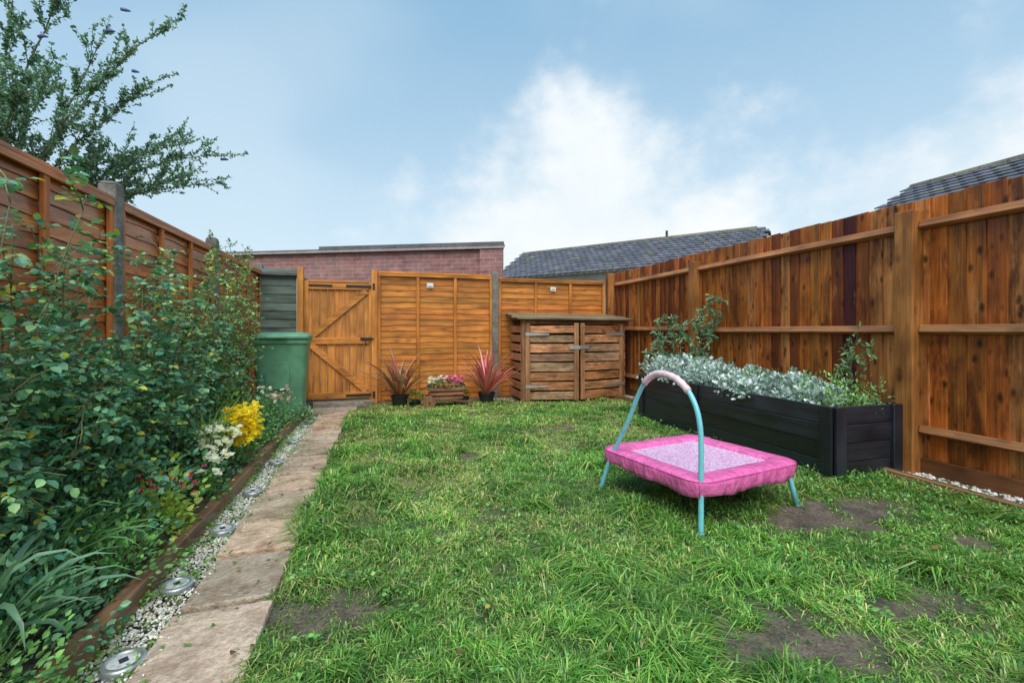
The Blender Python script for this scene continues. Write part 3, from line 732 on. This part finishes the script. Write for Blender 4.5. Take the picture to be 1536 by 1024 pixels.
TILE=simple('roof_tile',(1,1,1),.7,25,.25,0,attr=True)
RENDER=simple('rendered_wall',(.5,.47,.42),.9,10,.15,.3)
WHITE=simple('white_paint',(.75,.76,.77),.5,10,.05,0)
GLASS=simple('window_glass',(.03,.04,.05),.08,3,.2,.0)
def bungalow(name,a,bb,ridge,eave,half,inner):
    e=empty(name); a=Vector((*a,0)); bb=Vector((*bb,0)); dv=(bb-a); L_=dv.length; ux=dv.normalized(); uy=Vector((*inner,0))
    b=B(); slope=math.atan2(ridge-eave,half); sl=math.hypot(ridge-eave,half)
    for sgn in (1,-1):
        v=uy*sgn; rows=int(sl/.24)
        dn=(v*math.cos(slope)-Vector((0,0,math.sin(slope)))); nn=(v*math.sin(slope)+Vector((0,0,math.cos(slope))))
        for r in range(rows+1):
            x=-.1; 
            while x<L_+.05:
                w=.28; o=a+ux*(x+w/2+(.14 if r%2 else 0))+Vector((0,0,ridge))+dn*(.12+r*.24)+nn*.03
                Mx=Matrix((ux,dn,nn)).transposed()@Matrix.Rotation(.13,3,'X')@Matrix.Rotation(.05,3,'Y')
                cc=jit((.115,.12,.145),.25,.05)
                if random.random()<.06: cc=jit((.17,.17,.12),.2)
                b.box(o,(w-.02,.30,.028),cc,Mx); x+=w
    k=0
    while k<L_:
        b.tube([a+ux*k+Vector((0,0,ridge+.0)),a+ux*min(k+.43,L_)+Vector((0,0,ridge+.0))],.10,8,jit((.17,.16,.11),.25)); k+=.45
    b.build('roof_tiles',TILE,e)
    b=B()
    P=lambda u,v,z:a+ux*u+uy*v+Vector((0,0,z))
    hh=half-.25
    vs=[P(.15,-hh,0),P(.15,hh,0),P(L_-.15,hh,0),P(L_-.15,-hh,0),P(.15,-hh,eave-.02),P(.15,hh,eave-.02),P(L_-.15,hh,eave-.02),P(L_-.15,-hh,eave-.02),P(.15,0,ridge-.14),P(L_-.15,0,ridge-.14)]
    b.add(vs,[(0,1,5,8,4),(3,7,9,6,2),(1,2,6,5),(0,4,7,3),(4,8,9,7),(5,6,9,8)],(.5,.5,.5)); b.build('walls',RENDER,e)
    b=B(); Mx=Matrix((ux,uy,Vector((0,0,1)))).transposed()
    b.box(P(L_/2,half,eave-.06),(L_,.03,.16),(1,1,1),Mx)
    for k in range(4): b.box(P(L_*(k+.5)/4,hh+.02,eave-1.0),(1.3,.06,1.1),(1,1,1),Mx)
    b.build('fascia_and_frames',WHITE,e)
    b=B()
    for k in range(4): b.box(P(L_*(k+.5)/4,hh+.045,eave-1.0),(1.15,.03,.95),(1,1,1),Mx)
    b.build('window_glass',GLASS,e)
    b=B(); b.tube([P(L_*.68,0,ridge),P(L_*.68,0,ridge+.32)],.05,8,(.05,.05,.05)); b.build('vent_pipe',COLM,e)
bungalow('bungalow_house',(6.77,21.45),(13.37,13.6),4.80,3.45,2.3,(-.77,-.64))
bungalow('bungalow_house',(12.32,7.85),(12.32,-4),4.47,3.35,2.0,(-1,0))

# ---------------------------------------------------------------- tree behind left fence
e=empty('garden_tree'); b=B(); L=Leaves()
base=Vector((-2.85,4.2,0))
tips=[(-1.69,4.23,3.43),(-2.27,4.19,3.75),(-1.50,5.05,2.72),(-2.04,4.23,3.36),(-2.03,4.96,2.36),(-1.98,4.31,2.85),(-2.57,4.07,3.6),(-2.5,3.75,3.1),(-2.35,3.9,2.7),(-1.9,4.8,2.68),(-2.5,4.5,3.0),(-2.45,3.75,2.4),(-2.6,3.6,2.3),(-2.9,3.7,3.3),(-1.85,5.1,2.45),(-1.85,4.6,2.6),(-3.3,4.3,3.6),(-3.4,3.6,3.0),(-3.2,4.9,3.1),(-2.1,4.3,2.35),(-2.0,4.5,2.35),(-1.7,4.9,2.4),(-2.55,3.6,3.4),(-2.3,3.7,2.45),(-2.2,4.0,2.5)]
fork=base+Vector((.1,0,1.5))
b.tube(curve(base,fork,6,(.05,0,0),.01),[.07,.065,.06,.055,.05,.048,.045],8,(.12,.09,.06))
def lv(pts,n,sz):
    for k in range(n):
        i=random.randint(0,len(pts)-2); p=pts[i].lerp(pts[i+1],R(0,1)); d=(pts[i+1]-pts[i]).normalized()
        L.put(p+RV()*.008,d*.6+RV(),sz*R(.6,1.3))
for tp in tips:
    tp=Vector(tp); pts=curve(fork+RV()*.05,tp,14,(0,0,R(.05,.22)),.014)
    b.tube(pts,[.009*(1-i/15)+.002 for i in range(15)],6,jit((.16,.13,.09),.2)); lv(pts[5:],80,.027)
    dirm=(tp-fork).normalized()
    for k in range(18):
        i=random.randint(5,14); p=pts[i]; q=p+(dirm*1.3+RV()*.7+Vector((0,0,.12))).normalized()*R(.10,.34)
        pp=curve(p,q,5,(0,0,R(-.02,.03)),.008); b.tube(pp,[.003,.0026,.0022,.002,.0018,.0014],4,jit((.18,.14,.09),.2)); lv(pp,34,.028)
        for m in range(2):
            i2=random.randint(1,5); q2=pp[i2]+((q-p).normalized()*1.0+RV()*.7).normalized()*R(.05,.16)
            p3=curve(pp[i2],q2,3,(0,0,0),.005); b.tube(p3,[.0018,.0016,.0014,.0012],3,jit((.18,.14,.09),.2)); lv(p3,18,.026)
b.build('trunk_and_branches',BARK,e,0,True)
L.build('leaves',leafT(.30),[(.13,.28,.19),(.17,.35,.21),(.23,.40,.25),(.09,.20,.15)],[.3,.3,.2,.2],LEAF,e,.6,.8)
bl=B()
for tp in ((-1.50,5.05,2.72),(-1.69,4.23,3.43),(-1.95,4.25,3.55),(-2.04,4.23,3.36),(-2.3,3.95,3.1),(-2.0,4.5,3.2)):
    p=Vector(tp); bl.tube([p+RV()*.01,p+Vector((.03,.0,.005)),p+Vector((.06,0,.0))],[.012,.014,.005],6,(.14,.17,.42))
bl.build('blue_flowers',COLM,e,0,True)

# ---------------------------------------------------------------- rose bed
def topz(y):
    return np.interp(y,[1.6,2.0,2.5,3.0,3.6,4.3,5.0,5.5],[1.45,1.48,1.42,1.48,1.52,1.55,1.85,1.98])
def rose(name,ys,n,size,cols,w=None,xr=(-1.52,-1.2),dens=13,xmax=-1.02):
    e=empty(name); b=B(); L=Leaves()
    for i in range(n):
        y=R(*ys); x=R(*xr); H=float(topz(y))*R(.45,1.06)
        lean=R(-.05,.38)*(1 if random.random()<.8 else 1.25)
        xm=xmax if H<.9 else xmax-.06
        p1_=(min(x+lean,xm),min(y+R(-.3,.3),5.5),H)
        pts=curve((x,y,.06),p1_,12,(R(-.05,.05),R(-.06,.06),R(0,.1)),.014)
        b.tube(pts,[.005*(1-.6*k/12) for k in range(13)],5,jit((.16,.15,.07),.3))
        branches=[pts[3:]]
        for m in range(7):
            k=random.randint(3,12); d=(RV()+Vector((.25,0,.3))).normalized(); q=pts[k]+d*R(.1,.28)
            q.x=max(q.x,-1.58); q.x=min(q.x,xmax+.04)
            pp=curve(pts[k],q,5,(0,0,.01),.008); b.tube(pp,[.0024]*6,4,jit((.17,.18,.08),.3)); branches.append(pp)
        for pp in branches:
            for m in range(dens if len(pp)>6 else int(dens*.5)):
                k=random.randint(0,len(pp)-2); p=pp[k].lerp(pp[k+1],R(0,1)); d=(pp[k+1]-pp[k]).normalized()
                a=(d*.4+RV()+Vector((.25,-.15,.05))).normalized(); s=size*R(.6,1.25)
                side=a.cross(Vector((0,0,1))).normalized() if abs(a.z)<.95 else Vector((1,0,0))
                L.put(p+a*s*1.9,a+Vector((0,0,-.25)),s)
                for kk in (.85,1.6):
                    for sg in (-1,1): L.put(p+a*s*kk,(side*sg+a*.45+Vector((0,0,-.15+R(-.2,.2)))),s*R(.75,.95))
    b.build('canes',BARK,e,0,True); L.build('leaves',leafT(.40,.07,.16),cols,w,LEAF,e,1.0,.45,.4)
dark=[(.07,.23,.14),(.12,.31,.18),(.18,.40,.21),(.29,.50,.20),(.70,.62,.07)]
rose('climbing_rose',(1.5,3.0),42,.036,dark,[.28,.3,.24,.14,.04],(-1.52,-1.28),12,-1.04)
rose('climbing_rose',(2.9,4.2),36,.032,dark,[.25,.3,.25,.14,.06],(-1.54,-1.3),12,-1.10)
rose('climbing_rose',(4.1,5.35),36,.029,[(.13,.29,.13),(.20,.39,.15),(.31,.50,.19),(.44,.54,.2),(.72,.6,.08)],[.25,.3,.25,.14,.06],(-1.54,-1.36),11,-1.22)

def clump(name,c,r,h,n,size,cols,T=None,w=None,flowers=None,mat=None,up=1.0):
    e=empty(name); L=Leaves(); c=Vector(c)
    for k in range(n):
        a=R(0,6.283); el=math.asin(R(0,1)); q=R(.25,1)**.6
        d=Vector((math.cos(a)*math.cos(el),math.sin(a)*math.cos(el),math.sin(el)))
        wob=1+.28*math.sin(a*3+c.y*9)+.2*math.sin(a*7+el*5)
        L.put(c+Vector((d.x*r*q*wob,d.y*r*q*wob,d.z*h*q*wob)),d+RV()*.5+Vector((0,0,.15)),size*R(.6,1.3))
    L.build('leaves',T or leafT(.36),cols,w,mat or LEAF,e,up,.7,.4)
    b=B()
    for k in range(14):
        a=R(0,6.28); b.tube([c,c+Vector((math.cos(a)*r*.7,math.sin(a)*r*.7,h*R(.3,.9)))],.002,4,(.12,.18,.06))
    b.build('stems',BARK,e)
    if flowers: 
        for (fn,fc,cnt,sz,hz) in flowers:
            blooms(fn,[c+Vector((R(-.2,1.0)*r,R(-1.0,.7)*r,h*R(*hz))) for i in range(cnt)],fc,sz,e)
G1=[(.12,.32,.08),(.18,.42,.12),(.27,.52,.16)]; G2=[(.22,.43,.10),(.33,.55,.15),(.15,.33,.08)]; GB=[(.08,.24,.13),(.13,.32,.17),(.20,.41,.23)]; YG=[(.45,.62,.10),(.33,.54,.1),(.6,.66,.14)]
clump('ground_cover_plant',(-1.08,1.75,.06),.26,.30,1300,.024,GB)
clump('ground_cover_plant',(-1.03,2.1,.06),.22,.28,1300,.022,G1)
clump('ground_cover_plant',(-1.02,1.45,.06),.20,.24,1100,.020,G1)
clump('golden_euonymus',(-1.06,2.60,.06),.19,.32,800,.032,YG,None,None,[('pink_buds',[(.8,.05,.28)],14,.015,(.6,1.1))])
clump('ivy_plant',(-1.22,2.35,.1),.28,.46,1100,.035,GB)
clump('ivy_plant',(-1.25,2.95,.1),.28,.48,1100,.034,GB)
clump('pansy_plant',(-1.03,3.05,.06),.15,.20,600,.024,G1,None,None,[('white_flowers',[(.95,.95,.9)],9,.038,(.9,1.3))])
clump('chrysanthemum_plant',(-1.06,3.36,.06),.17,.32,600,.026,GB,None,None,[('white_flowers',[(.95,.95,.88)],34,.032,(.8,1.15))])
clump('chrysanthemum_plant',(-1.01,3.66,.06),.16,.34,600,.026,G1,None,None,[('yellow_flowers',[(1,.82,.03),(.95,.7,.02),(1,.9,.15)],130,.036,(.6,1.3))])
clump('bushy_plant',(-1.20,4.0,.1),.28,.48,1300,.028,G2)
clump('bushy_plant',(-1.08,4.35,.06),.23,.38,1200,.026,G1)
clump('bushy_plant',(-1.13,4.75,.06),.24,.42,1200,.028,GB,None,None,[('white_flowers',[(.92,.92,.9)],14,.024,(.8,1.1))])
clump('bushy_plant',(-1.05,5.12,.06),.2,.34,900,.026,G1,None,None,[('pink_flowers',[(.85,.5,.52)],18,.026,(.8,1.2))])
clump('bushy_plant',(-1.42,4.6,.1),.2,.65,1300,.030,G2)
clump('bushy_plant',(-1.4,3.6,.1),.26,.8,1500,.032,GB)
clump('bushy_plant',(-1.4,2.6,.3),.24,.8,1400,.034,GB)
clump('bushy_plant',(-1.35,1.9,.1),.28,.8,1500,.034,GB)
clump('potted_sedum',(-.82,5.42,.05),.11,.18,350,.03,[(.2,.36,.2),(.3,.45,.24)])
e=empty('strap_leaf_plant'); b=B(); straps(b,(-1.12,1.66,.10),40,.46,.022,[(.16,.33,.19),(.22,.41,.26),(.11,.24,.13)],1.25,.5); b.build('leaves',LEAF,e,0,True)
e=empty('strap_leaf_plant'); b=B(); straps(b,(-1.18,2.05,.10),60,.48,.014,[(.15,.33,.12),(.21,.41,.15)],1.2,.45); b.build('leaves',LEAF,e,0,True)
e=empty('strap_leaf_plant'); b=B(); straps(b,(-1.12,3.5,.08),90,.60,.013,[(.40,.56,.16),(.28,.46,.12)],.8,.2); b.build('leaves',LEAF,e,0,True)
L=Leaves()
for i in range(110): L.put((R(-1.0,-.35) if random.random()<.5 else R(-.3,3.2),R(1,6),.045),(R(-1,1),R(-1,1),R(-.1,.3)),R(.018,.035))
L.build('fallen_leaves',leafT(.36),[(.3,.16,.06),(.45,.33,.09),(.16,.08,.04)],None,LEAF,None,1,.3)

# ---------------------------------------------------------------- world
SUN_EL=math.radians(58); SUN_AZ=math.radians(196)
t=NT('World',True); W_=t.m; scene.world=W_
g=t.n('TexCoord').outputs['Generated']; nv=t.n('VectorMath',{'operation':'NORMALIZE'},i0=g).outputs[0]
sp=t.n('SeparateXYZ',None,i0=nv)
el=t.math('DIVIDE',t.math('ARCSINE',sp.outputs[2]),math.pi/2)
az=t.math('ADD',t.math('DIVIDE',t.math('ARCTAN2',sp.outputs[0],sp.outputs[1]),2*math.pi),.5)
A=lambda d:(d/360+.5)
sky=t.n('TexSky',{'sky_type':'NISHITA','sun_disc':False,'sun_elevation':SUN_EL,'sun_rotation':SUN_AZ,'air_density':1.0,'dust_density':.6,'ozone_density':1.5})
sk=t.mix(1,sky.outputs[0],(.13,.14,.15,1),'MULTIPLY')
sk=t.mix(.72,sk,(.21,.49,.74,1))
haze=t.ramp(el,[(.0,.95),(.10,.80),(.22,.48),(.40,.16),(.6,0)])
sk=t.mix(haze,sk,(.71,.86,.95,1))
top=t.ramp(az,[(A(-30),.0),(A(-2),.06),(A(6),.16),(A(15),.27),(A(25),.34),(A(33),.25),(A(44),.20),(A(53),.18),(A(62),.25),(A(80),.32)])
wv=t.scl(nv,(1,1,1.3))
n1=t.noise(wv,3.6,6,.58); n2=t.noise(wv,2.0,2,.55)
val=t.math('ADD',t.math('SUBTRACT',top,el),t.math('MULTIPLY',t.math('SUBTRACT',n1,.5),.55))
fac=t.n('MapRange',{'interpolation_type':'SMOOTHSTEP'},i0=val,i1=-.05,i2=.13,i3=0.,i4=1.).outputs[0]
cl=t.ramp(n1,[(.3,(.76,.86,.92)),(.55,(.91,.95,.975)),(.7,(.98,.99,1.0))])
sk=t.mix(t.math('MULTIPLY',fac,.95),sk,cl)
wisp=t.n('MapRange',{'interpolation_type':'SMOOTHSTEP'},i0=n2,i1=.48,i2=.75,i3=0.,i4=.28).outputs[0]
sk=t.mix(wisp,sk,(.76,.88,.95,1))
bg=t.n('Background',None,Color=sk,Strength=1.05).outputs[0]
o=t.t.nodes.new('ShaderNodeOutputWorld'); t.t.links.new(bg,o.inputs[0])
sd=bpy.data.lights.new('sun','SUN'); sd.energy=3.7; sd.angle=math.radians(60); sd.color=(1,.96,.89)
so=bpy.data.objects.new('sun',sd); COL.objects.link(so)
dirv=Vector((math.sin(SUN_AZ)*math.cos(SUN_EL),math.cos(SUN_AZ)*math.cos(SUN_EL),math.sin(SUN_EL)))
so.rotation_euler=dirv.to_track_quat('Z','Y').to_euler()

cam=bpy.data.cameras.new('camera'); cam.lens=15.94; cam.sensor_width=36; cam.shift_y=-.0111; cam.clip_end=1000; cam.clip_start=.02
co=bpy.data.objects.new('camera',cam); COL.objects.link(co); co.location=(0,0,1.05); co.rotation_euler=(math.radians(90),0,-math.radians(16.1))
scene.camera=co
scene.view_settings.view_transform='Standard'; scene.view_settings.look='None'; scene.view_settings.exposure=0
print('objs',len(bpy.data.objects))
